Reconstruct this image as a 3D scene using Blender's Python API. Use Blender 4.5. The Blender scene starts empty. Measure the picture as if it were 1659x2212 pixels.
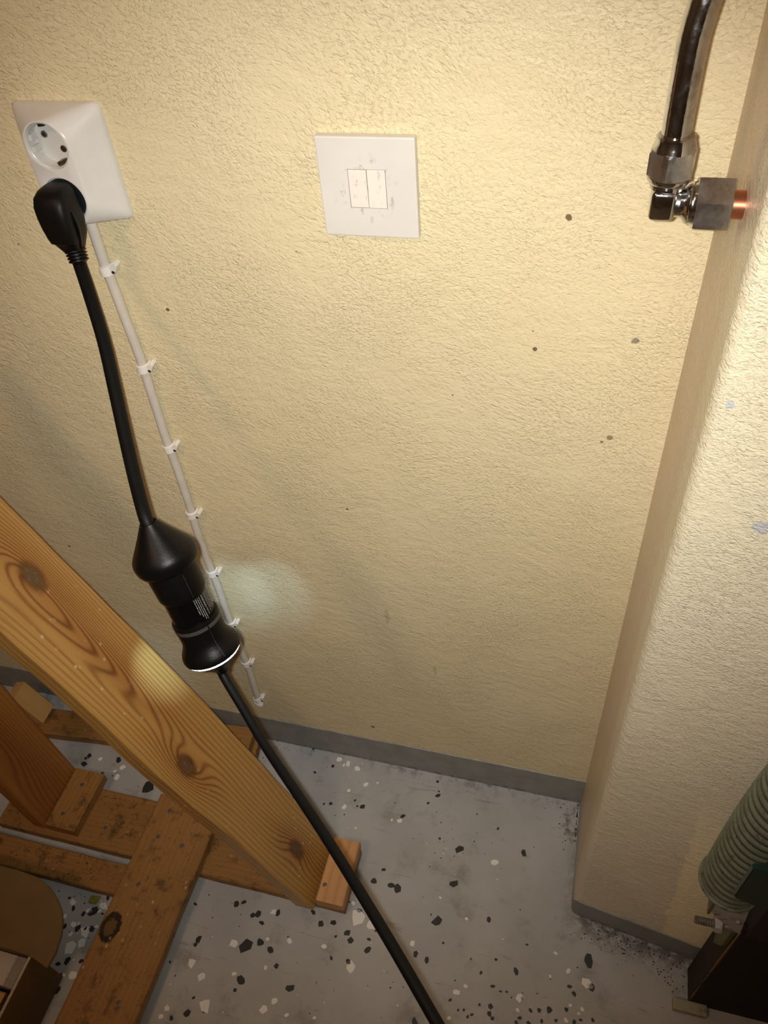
import bpy, bmesh, math, random
from mathutils import Vector, Matrix, noise

random.seed(7)
S = bpy.context.scene
C = S.collection

# ------------------------------------------------------------------ camera
FPX = 1707.8
RIGHT = Vector((0.96583951, 0.24818051, -0.07456863))
DOWN = Vector((0.12614361, -0.7016225, -0.70129427))
FWD = Vector((-0.2263666, 0.66793136, -0.70896111))
CAMPOS = Vector((-0.08301506, -0.64263407, 1.34149185))
cd = bpy.data.cameras.new('camera')
cam = bpy.data.objects.new('camera', cd)
C.objects.link(cam)
rot = Matrix((RIGHT, -DOWN, -FWD)).transposed()
cam.matrix_world = Matrix.Translation(CAMPOS) @ rot.to_4x4()
cd.sensor_fit = 'AUTO'
cd.sensor_width = 36.0
cd.lens = FPX / 2212.0 * 36.0
cd.clip_start = 0.01
S.camera = cam

# ------------------------------------------------------------------ world, lamps, exposure
W = bpy.data.worlds.new('world')
S.world = W
W.use_nodes = True
W.node_tree.nodes['Background'].inputs[0].default_value = (1.0, 0.80, 0.60, 1)
W.node_tree.nodes['Background'].inputs[1].default_value = 0.02

def lamp(name, kind, loc, energy, col, size):
    l = bpy.data.lights.new(name, kind)
    l.energy = energy
    l.color = col
    l.shadow_soft_size = size
    o = bpy.data.objects.new(name, l)
    C.objects.link(o)
    o.location = loc
    return o

# the phone's own flash, a finger's width left of the lens
flash = lamp('phone_flash', 'SPOT', CAMPOS - RIGHT * 0.011 - DOWN * 0.003, 29.5, (1.0, 0.99, 0.93), 0.004)
flash.rotation_euler = (rot @ Matrix.Rotation(math.radians(4.0), 3, 'X')).to_euler()
flash.data.spot_size = math.radians(89)
flash.data.spot_blend = 1.0
# warm globe lamp under the ceiling, behind and left of the photographer
lamp('ceiling_lamp', 'POINT', (-0.80, -1.25, 2.27), 21.0, (1.0, 0.62, 0.37), 0.12)

S.view_settings.view_transform = 'Standard'
S.view_settings.look = 'None'
S.view_settings.exposure = 0.0
S.view_settings.gamma = 1.0
S.view_settings.use_curve_mapping = False

# ------------------------------------------------------------------ node helper
class X:
    """a value or vector socket with arithmetic"""
    def __init__(self, t, s):
        self.t, self.s = t, s
    def _b(self, o, op, rev=False):
        n = self.t.nodes.new('ShaderNodeMath')
        n.operation = op
        a, b = (o, self) if rev else (self, o)
        for i, v in enumerate((a, b)):
            if isinstance(v, X):
                self.t.links.new(v.s, n.inputs[i])
            else:
                n.inputs[i].default_value = v
        return X(self.t, n.outputs[0])
    def __add__(self, o): return self._b(o, 'ADD')
    __radd__ = __add__
    def __sub__(self, o): return self._b(o, 'SUBTRACT')
    def __rsub__(self, o): return self._b(o, 'SUBTRACT', True)
    def __mul__(self, o): return self._b(o, 'MULTIPLY')
    __rmul__ = __mul__
    def __truediv__(self, o): return self._b(o, 'DIVIDE')
    def __pow__(self, o): return self._b(o, 'POWER')
    def mx(self, o): return self._b(o, 'MAXIMUM')
    def mn(self, o): return self._b(o, 'MINIMUM')
    def sin(self): return self._b(0, 'SINE')
    def exp(self): return self._b(0, 'EXPONENT')
    def sqrt(self): return self._b(0, 'SQRT')
    def abs(self): return self._b(0, 'ABSOLUTE')
    def step(self, a, b):
        n = self.t.nodes.new('ShaderNodeMapRange')
        n.interpolation_type = 'SMOOTHSTEP'
        self.t.links.new(self.s, n.inputs[0])
        n.inputs[1].default_value, n.inputs[2].default_value = (a, b) if a < b else (b, a)
        n.inputs[3].default_value, n.inputs[4].default_value = (0, 1) if a < b else (1, 0)
        return X(self.t, n.outputs[0])

class Mat:
    def __init__(self, name):
        self.m = bpy.data.materials.new(name)
        self.m.use_nodes = True
        self.t = self.m.node_tree
        self.b = self.t.nodes['Principled BSDF']
        self.tc = self.t.nodes.new('ShaderNodeTexCoord')
    def coord(self, kind='Object'):
        s = self.t.nodes.new('ShaderNodeSeparateXYZ')
        if kind == 'World':
            g = self.t.nodes.new('ShaderNodeNewGeometry')
            self.t.links.new(g.outputs['Position'], s.inputs[0])
        else:
            self.t.links.new(self.tc.outputs[kind], s.inputs[0])
        return [X(self.t, s.outputs[i]) for i in range(3)]
    def vec(self, x, y, z):
        c = self.t.nodes.new('ShaderNodeCombineXYZ')
        for i, v in enumerate((x, y, z)):
            if isinstance(v, X): self.t.links.new(v.s, c.inputs[i])
            else: c.inputs[i].default_value = v
        return c.outputs[0]
    def noise(self, v, scale=1.0, detail=2.0, rough=0.5, dist=0.0):
        n = self.t.nodes.new('ShaderNodeTexNoise')
        self.t.links.new(v, n.inputs['Vector'])
        n.inputs['Scale'].default_value = scale
        n.inputs['Detail'].default_value = detail
        n.inputs['Roughness'].default_value = rough
        n.inputs['Distortion'].default_value = dist
        return X(self.t, n.outputs['Fac'])
    def voro(self, v, scale=1.0, feature='F1', out='Distance', rnd=1.0):
        n = self.t.nodes.new('ShaderNodeTexVoronoi')
        n.feature = feature
        self.t.links.new(v, n.inputs['Vector'])
        n.inputs['Scale'].default_value = scale
        n.inputs['Randomness'].default_value = rnd
        return X(self.t, n.outputs[out])
    def rand(self):
        n = self.t.nodes.new('ShaderNodeObjectInfo')
        return X(self.t, n.outputs['Random'])
    def mix(self, f, a, b):
        n = self.t.nodes.new('ShaderNodeMix')
        n.data_type = 'RGBA'
        if isinstance(f, X): self.t.links.new(f.s, n.inputs[0])
        else: n.inputs[0].default_value = f
        for i, v in ((6, a), (7, b)):
            if isinstance(v, tuple): n.inputs[i].default_value = (*v, 1)
            else: self.t.links.new(v, n.inputs[i])
        return n.outputs[2]
    def color(self, s):
        if isinstance(s, tuple): self.b.inputs['Base Color'].default_value = (*s, 1)
        else: self.t.links.new(s, self.b.inputs['Base Color'])
    def set(self, **k):
        for a, v in k.items():
            i = self.b.inputs[a.replace('_', ' ')]
            if isinstance(v, X): self.t.links.new(v.s, i)
            else: i.default_value = v
    def bump(self, h, strength=1.0, dist=0.001):
        n = self.t.nodes.new('ShaderNodeBump')
        n.inputs['Strength'].default_value = strength
        n.inputs['Distance'].default_value = dist
        self.t.links.new(h.s, n.inputs['Height'])
        self.t.links.new(n.outputs[0], self.b.inputs['Normal'])

def plain(name, col, rough=0.5, metal=0.0, var=0.06, scale=60.0, bump=0.0, spec=0.5, bscale=400.0):
    M = Mat(name)
    x, y, z = M.coord()
    v = M.vec(x, y, z)
    n = M.noise(v, scale, 3.0)
    dark = tuple(c * (1 - var * 2) for c in col)
    M.color(M.mix(n.step(0.3, 0.7), dark, col))
    M.set(Roughness=rough, Metallic=metal)
    M.b.inputs['Specular IOR Level'].default_value = spec
    if bump:
        M.bump(M.noise(v, bscale, 2.0), 1.0, bump)
    return M.m

def blobs(M, a, b, pts, wob=None):
    """max of soft discs at (a, b, radius)"""
    out = None
    for (u, v, r) in pts:
        da, db = (a - u), (b - v)
        d = (da * da + db * db).sqrt() / r
        if wob is not None: d = d + wob
        k = d.step(1.15, 0.85)
        out = k if out is None else out.mx(k)
    return out

# ---- materials -------------------------------------------------------
def wall_mat(name, pillar=False):
    M = Mat(name)
    x, y, z = M.coord('World')
    p = M.vec(x, y, z)
    w1 = M.noise(p, 5.0, 2.0)
    w2 = M.noise(M.vec(x + 7.3, y, z + 3.1), 5.0, 2.0)
    # trowelled plaster: short wavy ridges, their direction drifting over the wall
    if pillar:
        q = M.vec(x + w1 * 0.05, y * 1.0, z * 1.7 + w2 * 0.05)
    else:
        q = M.vec(x * 0.95 + w1 * 0.10, y, z * 1.35 + w2 * 0.10 + x * 0.2)
    h1 = M.noise(q, 300.0 if pillar else 265.0, 3.0, 0.55, 0.7)
    r1 = 1.0 - (h1 - 0.5).abs() * 3.2
    h2 = M.noise(q, 60.0, 2.0, 0.5, 0.4)
    h3 = M.noise(p, 520.0, 2.0)
    amp = M.noise(p, 9.0, 2.0).step(0.25, 0.75) * 0.75 + 0.4
    h = (h1 * 0.95 + r1 * 0.16) * amp + h2 * 0.7 + h3 * 0.12
    big = M.noise(p, 3.0, 3.0)
    lo, hi = ((0.70, 0.615, 0.44), (0.74, 0.66, 0.485)) if pillar else ((0.69, 0.585, 0.365), (0.73, 0.625, 0.400))
    col = M.mix(big.step(0.3, 0.7), lo, hi)
    col = M.mix(h1.step(0.42, 0.24) * 0.22, col, (0.45, 0.35, 0.19))
    # fly specks and dust
    vd = M.voro(M.vec(x, y, z), 26.0)
    sel = M.voro(M.vec(x, y, z), 26.0, 'F1', 'Color')
    sp = vd.step(0.034, 0.020) * sel.step(0.55, 0.58)
    col = M.mix(sp * 0.8, col, (0.10, 0.055, 0.025))
    wob = (M.noise(p, 160.0, 2.0) - 0.5) * 1.2
    if pillar:
        ch = blobs(M, x, z, [(0.057, 0.897, 0.0065), (0.034, 1.166, 0.009), (0.012, 1.00, 0.003)], wob)
        col = M.mix(ch, col, (0.50, 0.50, 0.50))
        side = y.step(-0.150, -0.120)
        chs = blobs(M, y, z, [(-0.121, 1.138, 0.010), (-0.115, 1.086, 0.009), (-0.128, 1.150, 0.007)], wob)
        col = M.mix(chs * side, col, (0.52, 0.50, 0.46))
        # the reveal's dim warm light put in as brown, grey wear down its middle
        st = M.noise(M.vec(x, y * 160.0, z * 14.0), 1.0, 3.0)
        col = M.mix(side * 0.55, col, (0.60, 0.43, 0.28))
        mid = (y + 0.085).abs().step(0.062, 0.01) * side
        col = M.mix(mid * st.step(0.40, 0.70) * 0.55, col, (0.66, 0.61, 0.55))
        col = M.mix(side * h3.step(0.56, 0.68) * 0.5, col, (0.80, 0.70, 0.56))
        # later touch-up in a lighter paint beside the machine
        edge = x + (M.noise(p, 26.0, 4.0) - 0.5) * 0.030 + (z - 0.10) * 0.06
        patch = edge.step(0.121, 0.126) * z.step(0.52, 0.30)
        col = M.mix(patch * 0.85, col, (0.96, 0.80, 0.52))
    else:
        fl = blobs(M, x, z, [(-0.114, 1.039, 0.0030), (-0.134, 0.909, 0.0022), (-0.514, 0.922, 0.0020), (-0.805, 0.495, 0.0022),
                             (-0.348, 0.656, 0.0016), (-0.362, 0.123, 0.0032)], wob)
        col = M.mix(fl * 0.85, col, (0.09, 0.045, 0.02))
        gp = blobs(M, x, z, [(-0.045, 0.926, 0.0035), (-0.053, 0.811, 0.0030), (-0.060, 0.804, 0.0018)], wob)
        col = M.mix(gp * 0.8, col, (0.20, 0.16, 0.11))
        # faint run marks
        ru = blobs(M, x * 6.0, z, [(-0.313 * 6, 0.449, 0.018), (-0.247 * 6, 0.329, 0.013)], wob)
        col = M.mix(ru * 0.3, col, (0.30, 0.20, 0.10))
    M.color(col)
    M.set(Roughness=0.38 if pillar else 0.42)
    M.b.inputs['Specular IOR Level'].default_value = 0.45 if pillar else 0.36
    M.bump(h, 0.85, 0.0023 if pillar else 0.0023)
    return M.m

def stripe_mat():
    M = Mat('grey_skirting_paint')
    x, y, z = M.coord('World')
    p = M.vec(x, y, z)
    n = M.noise(p, 30.0, 3.0)
    col = M.mix(n.step(0.3, 0.7), (0.215, 0.215, 0.195), (0.265, 0.262, 0.24))
    col = M.mix(z.step(0.014, 0.0) * M.noise(p, 90.0, 3.0).step(0.4, 0.7) * 0.8, col, (0.05, 0.045, 0.04))
    M.color(col)
    M.set(Roughness=0.45)
    M.bump(M.noise(M.vec(x, y, z * 2.0), 120.0, 3.0), 0.6, 0.0015)
    return M.m

def floor_mat():
    M = Mat('grey_floor_paint')
    x, y, z = M.coord('World')
    p = M.vec(x, y, z)
    n = M.noise(p, 9.0, 4.0)
    col = M.mix(n.step(0.25, 0.75), (0.375, 0.375, 0.372), (0.46, 0.455, 0.455))
    d = M.noise(p, 15.0, 6.0, 0.65)
    col = M.mix(d.step(0.52, 0.70) * 0.55, col, (0.20, 0.185, 0.15))
    sc = M.noise(M.vec(x * 3.0, y * 22.0, z), 4.0, 5.0, 0.6, 1.5)
    col = M.mix(sc.step(0.62, 0.70) * 0.35, col, (0.15, 0.135, 0.10))
    # grime gathered along the walls and in the corner
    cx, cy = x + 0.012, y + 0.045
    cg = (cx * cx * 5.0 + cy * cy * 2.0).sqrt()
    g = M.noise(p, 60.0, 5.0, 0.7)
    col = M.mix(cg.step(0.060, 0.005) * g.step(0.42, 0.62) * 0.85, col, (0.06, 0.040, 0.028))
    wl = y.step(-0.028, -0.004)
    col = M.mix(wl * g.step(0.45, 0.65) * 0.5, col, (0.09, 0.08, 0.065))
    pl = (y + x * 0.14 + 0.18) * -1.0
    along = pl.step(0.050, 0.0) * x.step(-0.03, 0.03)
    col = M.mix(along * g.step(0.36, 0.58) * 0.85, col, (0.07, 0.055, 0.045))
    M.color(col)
    M.set(Roughness=(g.step(0.3, 0.7) * 0.25 + 0.33) - along * 0.16)
    M.b.inputs['Specular IOR Level'].default_value = 0.35
    M.bump(M.noise(p, 45.0, 4.0) + M.noise(p, 300.0, 2.0) * 0.15 + along * M.noise(p, 190.0, 2.0) * 1.6, 0.5, 0.0022)
    return M.m

def wood_mat(name, light, dark, heart, knots=(), freq=150.0, seed=0.0, grime=0.0, contrast=0.75, rough=0.42, spec=0.4, wear=0.6, ring=None):
    """plank running along local X; knots = (x, y, length, width, push)"""
    M = Mat(name)
    u, v, w = M.coord()
    r = M.rand() * 9.0 + seed
    warp = M.noise(M.vec(u * 2.2 + r, v * 9.0, w * 9.0), 1.0, 2.0) - 0.5
    fine = M.noise(M.vec(u * 7.0 + r, v * 90.0, w * 90.0), 1.0, 3.0)
    f = v + w * 0.7 + warp * 0.030
    hm = None
    core = None
    rim = None
    for (a, b, la, lb, push, has) in knots:
        du, dv = (u - a), (v - b)
        g = ((du * du / (la * la) + dv * dv / (lb * lb)) * -1.0).exp()
        f = f + g * push
        hg = ((du * du / (la * la * 2.4) + dv * dv / (lb * lb * 1.2)) * -1.0).exp()
        hm = hg if hm is None else hm.mx(hg)
        wob = (M.noise(M.vec(u, v, w), 120.0, 2.0) - 0.5) * 0.5
        if not has: continue
        ck = (du * du / (0.016 ** 2) + dv * dv / (0.0085 ** 2)).sqrt() + wob
        c1 = ck.step(1.0, 0.75)
        c2 = ck.step(1.9, 0.95)
        core = c1 if core is None else core.mx(c1)
        rim = c2 if rim is None else rim.mx(c2)
    rings = ((f * freq + warp * 2.0 + fine * 0.8).sin() * 0.5 + 0.5) ** 2.6
    big = M.noise(M.vec(u * 1.4 + r, v * 14.0, w * 14.0), 1.0, 2.0)
    col = M.mix(big.step(0.3, 0.7), light, tuple(c * 0.84 for c in light))
    if hm is not None:
        col = M.mix(hm * 0.75, col, heart)
    amt = rings * contrast
    if hm is not None: amt = amt * (hm * 0.6 + 0.42)
    col = M.mix(amt.mn(1.0), col, dark)
    streak = M.noise(M.vec(u * 5.0 + r, v * 420.0, w * 420.0), 1.0, 2.0)
    col = M.mix(streak.step(0.5, 0.85) * 0.35, col, dark)
    if rim is not None:
        col = M.mix(rim * 0.8, col, tuple(c * 0.55 for c in dark))
        kn = M.noise(M.vec(u, v, w), 260.0, 3.0)
        col = M.mix(core * 0.85, col, (0.115, 0.065, 0.032))
        col = M.mix(core * kn.step(0.55, 0.75) * 0.6, col, (0.30, 0.20, 0.11))
    if ring is not None:
        a, b, ra = ring
        du, dv = (u - a), (v - b)
        d = (du * du * 0.75 + dv * dv * 1.5).sqrt() + (M.noise(M.vec(u, v, w), 180.0, 3.0) - 0.5) * 0.011
        rr = (d - ra).abs().step(0.0060, 0.0022)
        col = M.mix(d.step(ra, ra * 0.8) * 0.75, col, (0.085, 0.047, 0.018))
        col = M.mix(rr * 0.95, col, (0.012, 0.008, 0.005))
    if wear:
        s1 = M.voro(M.vec(u * 0.8, v, w), 95.0)
        s2 = M.voro(M.vec(u * 0.8, v, w), 95.0, 'F1', 'Color')
        s3 = M.noise(M.vec(u + r, v, w), 14.0, 2.0)
        col = M.mix(s1.step(0.26, 0.10) * s2.step(0.55, 0.8) * s3.step(0.42, 0.6) * wear, col, (0.74, 0.62, 0.42))
        s4 = M.noise(M.vec(u * 110.0 + v * 30.0, v * 9.0 + r, w * 5.0), 1.0, 2.0, 0.5, 0.4)
        col = M.mix(s4.step(0.73, 0.80) * s3.step(0.5, 0.64) * wear, col, (0.70, 0.58, 0.40))
    if grime:
        g1 = M.noise(M.vec(u + r, v, w), 38.0, 5.0, 0.68)
        col = M.mix(g1.step(0.50, 0.70) * grime, col, (0.055, 0.032, 0.014))
        g2 = M.voro(M.vec(u + r, v, w), 170.0)
        col = M.mix(g2.step(0.22, 0.1) * g1.step(0.40, 0.55) * grime, col, (0.02, 0.012, 0.006))
    M.color(col)
    M.set(Roughness=rough)
    M.b.inputs['Specular IOR Level'].default_value = spec
    M.bump(rings * 0.3 + fine * 0.5 + streak * 0.25, 0.35, 0.0010)
    return M.m

def emit(name, col, strength):
    m = bpy.data.materials.new(name)
    m.use_nodes = True
    b = m.node_tree.nodes['Principled BSDF']
    b.inputs['Base Color'].default_value = (*col, 1)
    b.inputs['Emission Color'].default_value = (*col, 1)
    b.inputs['Emission Strength'].default_value = strength
    return m

# ------------------------------------------------------------------ mesh helpers
def mk(name, bm, mat, parent=None, mw=None, smooth=False, auto=None):
    """link a bmesh as ONE object; mw = world matrix"""
    bmesh.ops.recalc_face_normals(bm, faces=bm.faces)
    me = bpy.data.meshes.new(name)
    bm.to_mesh(me)
    bm.free()
    return mko(name, me, mat, parent, mw, smooth, auto)

def mko(name, me, mat, parent=None, mw=None, smooth=False, auto=None):
    if mat is not None:
        me.materials.clear()
        me.materials.append(mat)
    if smooth:
        for p in me.polygons: p.use_smooth = True
        if auto: me.set_sharp_from_angle(angle=math.radians(auto))
    o = bpy.data.objects.new(name, me)
    C.objects.link(o)
    place(o, mw or Matrix.Identity(4), parent)
    return o

WM = {}
def place(o, mw, parent):
    WM[o] = mw
    if parent is not None:
        o.parent = parent
        o.matrix_basis = WM[parent].inverted() @ mw
    else:
        o.matrix_basis = mw

def thing(name, label, cat, loc, group=None):
    o = bpy.data.objects.new(name, None)
    C.objects.link(o)
    o.empty_display_size = 0.02
    place(o, Matrix.Translation(loc), None)
    return tag(o, label, cat, group)

def tag(o, label, cat, group=None):
    o['label'] = label
    o['category'] = cat
    if group: o['group'] = group
    return o

def struct(o):
    o['kind'] = 'structure'
    return o

def bm_box(lo, hi, bevel=0.0, seg=2, cuts=0):
    bm = bmesh.new()
    bmesh.ops.create_cube(bm, size=1.0)
    for v in bm.verts:
        v.co = Vector([lo[i] + (v.co[i] + 0.5) * (hi[i] - lo[i]) for i in range(3)])
    if bevel:
        bmesh.ops.bevel(bm, geom=list(bm.edges), offset=bevel, segments=seg, affect='EDGES', profile=0.5)
    return bm

def bm_prism(pts, a, b, axis='z', bevel=0.0):
    """closed outline pts extruded between a and b on axis"""
    bm = bmesh.new()
    def at(p, h):
        return {'z': (p[0], p[1], h), 'y': (p[0], h, p[1]), 'x': (h, p[0], p[1])}[axis]
    A = [bm.verts.new(at(p, a)) for p in pts]
    B = [bm.verts.new(at(p, b)) for p in pts]
    n = len(pts)
    bm.faces.new(A); bm.faces.new(list(reversed(B)))
    for i in range(n):
        bm.faces.new((A[i], A[(i + 1) % n], B[(i + 1) % n], B[i]))
    if bevel:
        bmesh.ops.bevel(bm, geom=list(bm.edges), offset=bevel, segments=2, affect='EDGES')
    return bm

def frame(axis, up=Vector((0, 0, 1))):
    a = axis.normalized()
    e = up - a * up.dot(a)
    if e.length < 1e-4: e = Vector((1, 0, 0)) - a * a.x
    e.normalize()
    return a, e, a.cross(e)

def bm_lathe(org, axis, prof, seg=48, ref=Vector((0, 0, 1)), caps=True, arc=None):
    """prof = (t, r) pairs along axis; arc = (phi0, phi1) for a partial sweep"""
    a, e, g = frame(axis, ref)
    bm = bmesh.new()
    rings = []
    full = arc is None
    p0, p1 = arc or (0, 2 * math.pi)
    cnt = seg if full else seg + 1
    for (t, r) in prof:
        rings.append([bm.verts.new(org + a * t + (e * math.cos(p0 + (p1 - p0) * i / seg) + g * math.sin(p0 + (p1 - p0) * i / seg)) * r) for i in range(cnt)])
    for A, B in zip(rings, rings[1:]):
        for i in range(seg):
            j = (i + 1) % cnt
            bm.faces.new((A[i], A[j], B[j], B[i]))
    if caps and full:
        bm.faces.new(rings[0]); bm.faces.new(rings[-1])
    return bm

def spline(pts, n=12):
    P = [Vector(p) for p in pts]
    P = [P[0] * 2 - P[1]] + P + [P[-1] * 2 - P[-2]]
    out = []
    for i in range(1, len(P) - 2):
        a, b, c, d = P[i - 1:i + 3]
        for k in range(n):
            t = k / n
            out.append(0.5 * ((2 * b) + (c - a) * t + (2 * a - 5 * b + 4 * c - d) * t * t + (3 * b - a - 3 * c + d) * t ** 3))
    out.append(P[-2])
    return out

def bm_tube(path, r, seg=20, caps=True, bm=None):
    bm = bm or bmesh.new()
    e = None
    rings = []
    for i, p in enumerate(path):
        d = (path[min(i + 1, len(path) - 1)] - path[max(i - 1, 0)]).normalized()
        if e is None:
            e = d.orthogonal().normalized()
        e = (e - d * e.dot(d)).normalized()
        g = d.cross(e)
        rr = r[i] if isinstance(r, (list, tuple)) else r
        rings.append([bm.verts.new(p + (e * math.cos(2 * math.pi * k / seg) + g * math.sin(2 * math.pi * k / seg)) * rr) for k in range(seg)])
    for A, B in zip(rings, rings[1:]):
        for k in range(seg):
            bm.faces.new((A[k], A[(k + 1) % seg], B[(k + 1) % seg], B[k]))
    if caps:
        bm.faces.new(rings[0]); bm.faces.new(rings[-1])
    return bm

def cut(o, cutters):
    """boolean-subtract cutter objects from o and bake the result"""
    for c in cutters:
        m = o.modifiers.new('b', 'BOOLEAN')
        m.operation = 'DIFFERENCE'
        m.solver = 'EXACT'
        m.object = c
    dg = bpy.context.evaluated_depsgraph_get()
    me = bpy.data.meshes.new_from_object(o.evaluated_get(dg))
    o.modifiers.clear()
    o.data = me
    for c in cutters:
        bpy.data.objects.remove(c)

# ------------------------------------------------------------------ materials in use
M_WALL = wall_mat('cream_plaster')
M_PILLAR = wall_mat('cream_plaster_rough', True)
M_STRIPE = stripe_mat()
M_FLOOR = floor_mat()
M_CEIL = plain('dull_workshop_paint', (0.24, 0.21, 0.18), 0.8)
M_SOCKET = plain('white_moulded_plastic', (0.69, 0.665, 0.635), 0.22, var=0.02, spec=0.5)
M_CUP = plain('socket_cup_plastic', (0.60, 0.59, 0.56), 0.28, var=0.02)
M_SWITCH = None
M_CABLE = plain('cream_cable_sheath', (0.62, 0.57, 0.50), 0.4, var=0.04)
M_CLIP = plain('white_clip_plastic', (0.82, 0.77, 0.72), 0.35, var=0.03)
M_NAIL = plain('grey_nail_steel', (0.17, 0.165, 0.17), 0.45, 0.6, var=0.15, scale=600)
M_DARK = plain('dark_hole', (0.012, 0.010, 0.009), 0.6)
M_BRASS = plain('tarnished_brass', (0.22, 0.14, 0.08), 0.35, 0.8, var=0.2, scale=300)
M_BLACK = plain('black_rubber', (0.0040, 0.0034, 0.0032), 0.46, var=0.1, bump=0.00008, bscale=1800, spec=0.22)
M_CORD = plain('black_cord_sheath', (0.0032, 0.0032, 0.0034), 0.52, var=0.1, spec=0.16)
M_SHELL = plain('black_grained_plastic', (0.0035, 0.0033, 0.0032), 0.36, var=0.1, bump=0.00012, bscale=1500, spec=0.20)
M_LABEL = plain('black_label_film', (0.002, 0.002, 0.002), 0.25, var=0.0, spec=0.25)
M_BAND = plain('grey_band', (0.045, 0.040, 0.040), 0.4)
M_PRINT = plain('white_print', (0.30, 0.30, 0.30), 0.5, var=0.0)
M_LED = emit('white_led', (0.80, 0.90, 1.0), 26.0)

def chrome_mat(name='worn_chrome', r0=0.09):
    M = Mat(name)
    x, y, z = M.coord('World')
    p = M.vec(x, y, z)
    n = M.noise(p, 70.0, 4.0, 0.6)
    M.color(M.mix(n.step(0.45, 0.75), (0.64, 0.63, 0.63), (0.36, 0.34, 0.34)))
    M.set(Metallic=1.0, Roughness=n.step(0.4, 0.8) * 0.22 + r0)
    M.bump(M.noise(p, 220.0, 3.0), 0.25, 0.0006)
    return M.m
M_CHROME = chrome_mat()
M_NUT = chrome_mat('satin_nickel', 0.27)
M_COPPER = plain('bare_copper', (0.72, 0.30, 0.18), 0.28, 1.0, var=0.1)

def switch_mat(name, c0, c1, k):
    M = Mat(name)
    x, y, z = M.coord('World')
    p = M.vec(x, y, z)
    col = M.mix(M.noise(p, 25.0, 2.0).step(0.3, 0.7), c0, c1)
    # finger marks round the rockers
    dx, dz = (x + 0.2817), (z - 1.0605)
    d = (dx * dx + dz * dz).sqrt()
    s = M.noise(M.vec(x * 1.0, y, z * 0.6), 190.0, 4.0, 0.65)
    col = M.mix(d.step(0.036, 0.016) * s.step(0.56, 0.68) * k, col, (0.25, 0.22, 0.19))
    M.color(col)
    M.set(Roughness=0.38)
    return M.m
M_SWITCH = switch_mat('off_white_switch_plastic', (0.66, 0.625, 0.575), (0.69, 0.655, 0.605), 0.6)
M_ROCKER = switch_mat('rocker_plastic', (0.74, 0.69, 0.62), (0.77, 0.715, 0.645), 0.35)

BEAM = wood_mat('beam_pine', (0.52, 0.285, 0.082), (0.165, 0.058, 0.012), (0.33, 0.125, 0.030),
                [(0.719, -0.012, 0.09, 0.026, 0.030, 1), (0.60, -0.004, 0.15, 0.020, 0.030, 0), (0.382, 0.026, 0.050, 0.022, -0.026, 1), (0.087, 0.003, 0.045, 0.020, 0.018, 1)],
                950.0, 1.0, rough=0.34, spec=0.5, contrast=1.0)
BEAM2 = wood_mat('beam_red_pine', (0.40, 0.165, 0.034), (0.15, 0.042, 0.008), (0.27, 0.085, 0.016),
                 [(0.20, 0.010, 0.12, 0.03, 0.035, 0)], 700.0, 4.0, wear=0.0, rough=0.45, contrast=0.7)
PLANK = wood_mat('floor_plank_pine', (0.33, 0.165, 0.047), (0.20, 0.085, 0.021), (0.3, 0.12, 0.03),
                 (), 700.0, 2.0, grime=0.8, wear=0.25, contrast=0.24, rough=0.6)
PLANKQ = wood_mat('cross_plank_pine', (0.34, 0.172, 0.052), (0.20, 0.085, 0.022), (0.3, 0.12, 0.03),
                  (), 700.0, 3.0, grime=0.65, wear=0.5, contrast=0.22, rough=0.55, ring=(0.218, -0.040, 0.0155))
CLEAT = wood_mat('cleat_pine', (0.56, 0.30, 0.125), (0.36, 0.165, 0.055), (0.3, 0.12, 0.03),
                 (), 380.0, 5.0, grime=0.12, wear=0.1, contrast=0.4, rough=0.5)
BLOCK = wood_mat('pale_block_pine', (0.60, 0.37, 0.14), (0.48, 0.28, 0.10), (0.5, 0.3, 0.1), (), 200.0, 6.0, wear=0.0, contrast=0.3)
M_CARD = plain('brown_cardboard', (0.170, 0.100, 0.033), 0.75, var=0.05, scale=25)
M_CARDEDGE = plain('raw_cardboard_edge', (0.46, 0.36, 0.26), 0.8, var=0.1, scale=300)
M_CARTON = plain('white_carton', (0.52, 0.46, 0.41), 0.5, var=0.03)
M_GREYCARD = plain('grey_carton_edge', (0.30, 0.28, 0.25), 0.6, var=0.03)

def hose_mat():
    M = Mat('grey_green_rubber')
    x, y, z = M.coord('World')
    p = M.vec(x, y, z)
    n = M.noise(p, 55.0, 4.0, 0.65)
    col = M.mix(n.step(0.4, 0.68), (0.155, 0.185, 0.125), (0.115, 0.115, 0.080))
    col = M.mix(M.noise(p, 180.0, 3.0).step(0.60, 0.74) * 0.7, col, (0.035, 0.022, 0.014))
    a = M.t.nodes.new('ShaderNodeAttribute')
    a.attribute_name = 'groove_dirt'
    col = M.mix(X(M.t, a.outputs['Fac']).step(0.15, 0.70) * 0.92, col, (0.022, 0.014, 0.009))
    M.color(col)
    M.set(Roughness=0.5)
    return M.m
M_HOSE = hose_mat()

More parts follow.
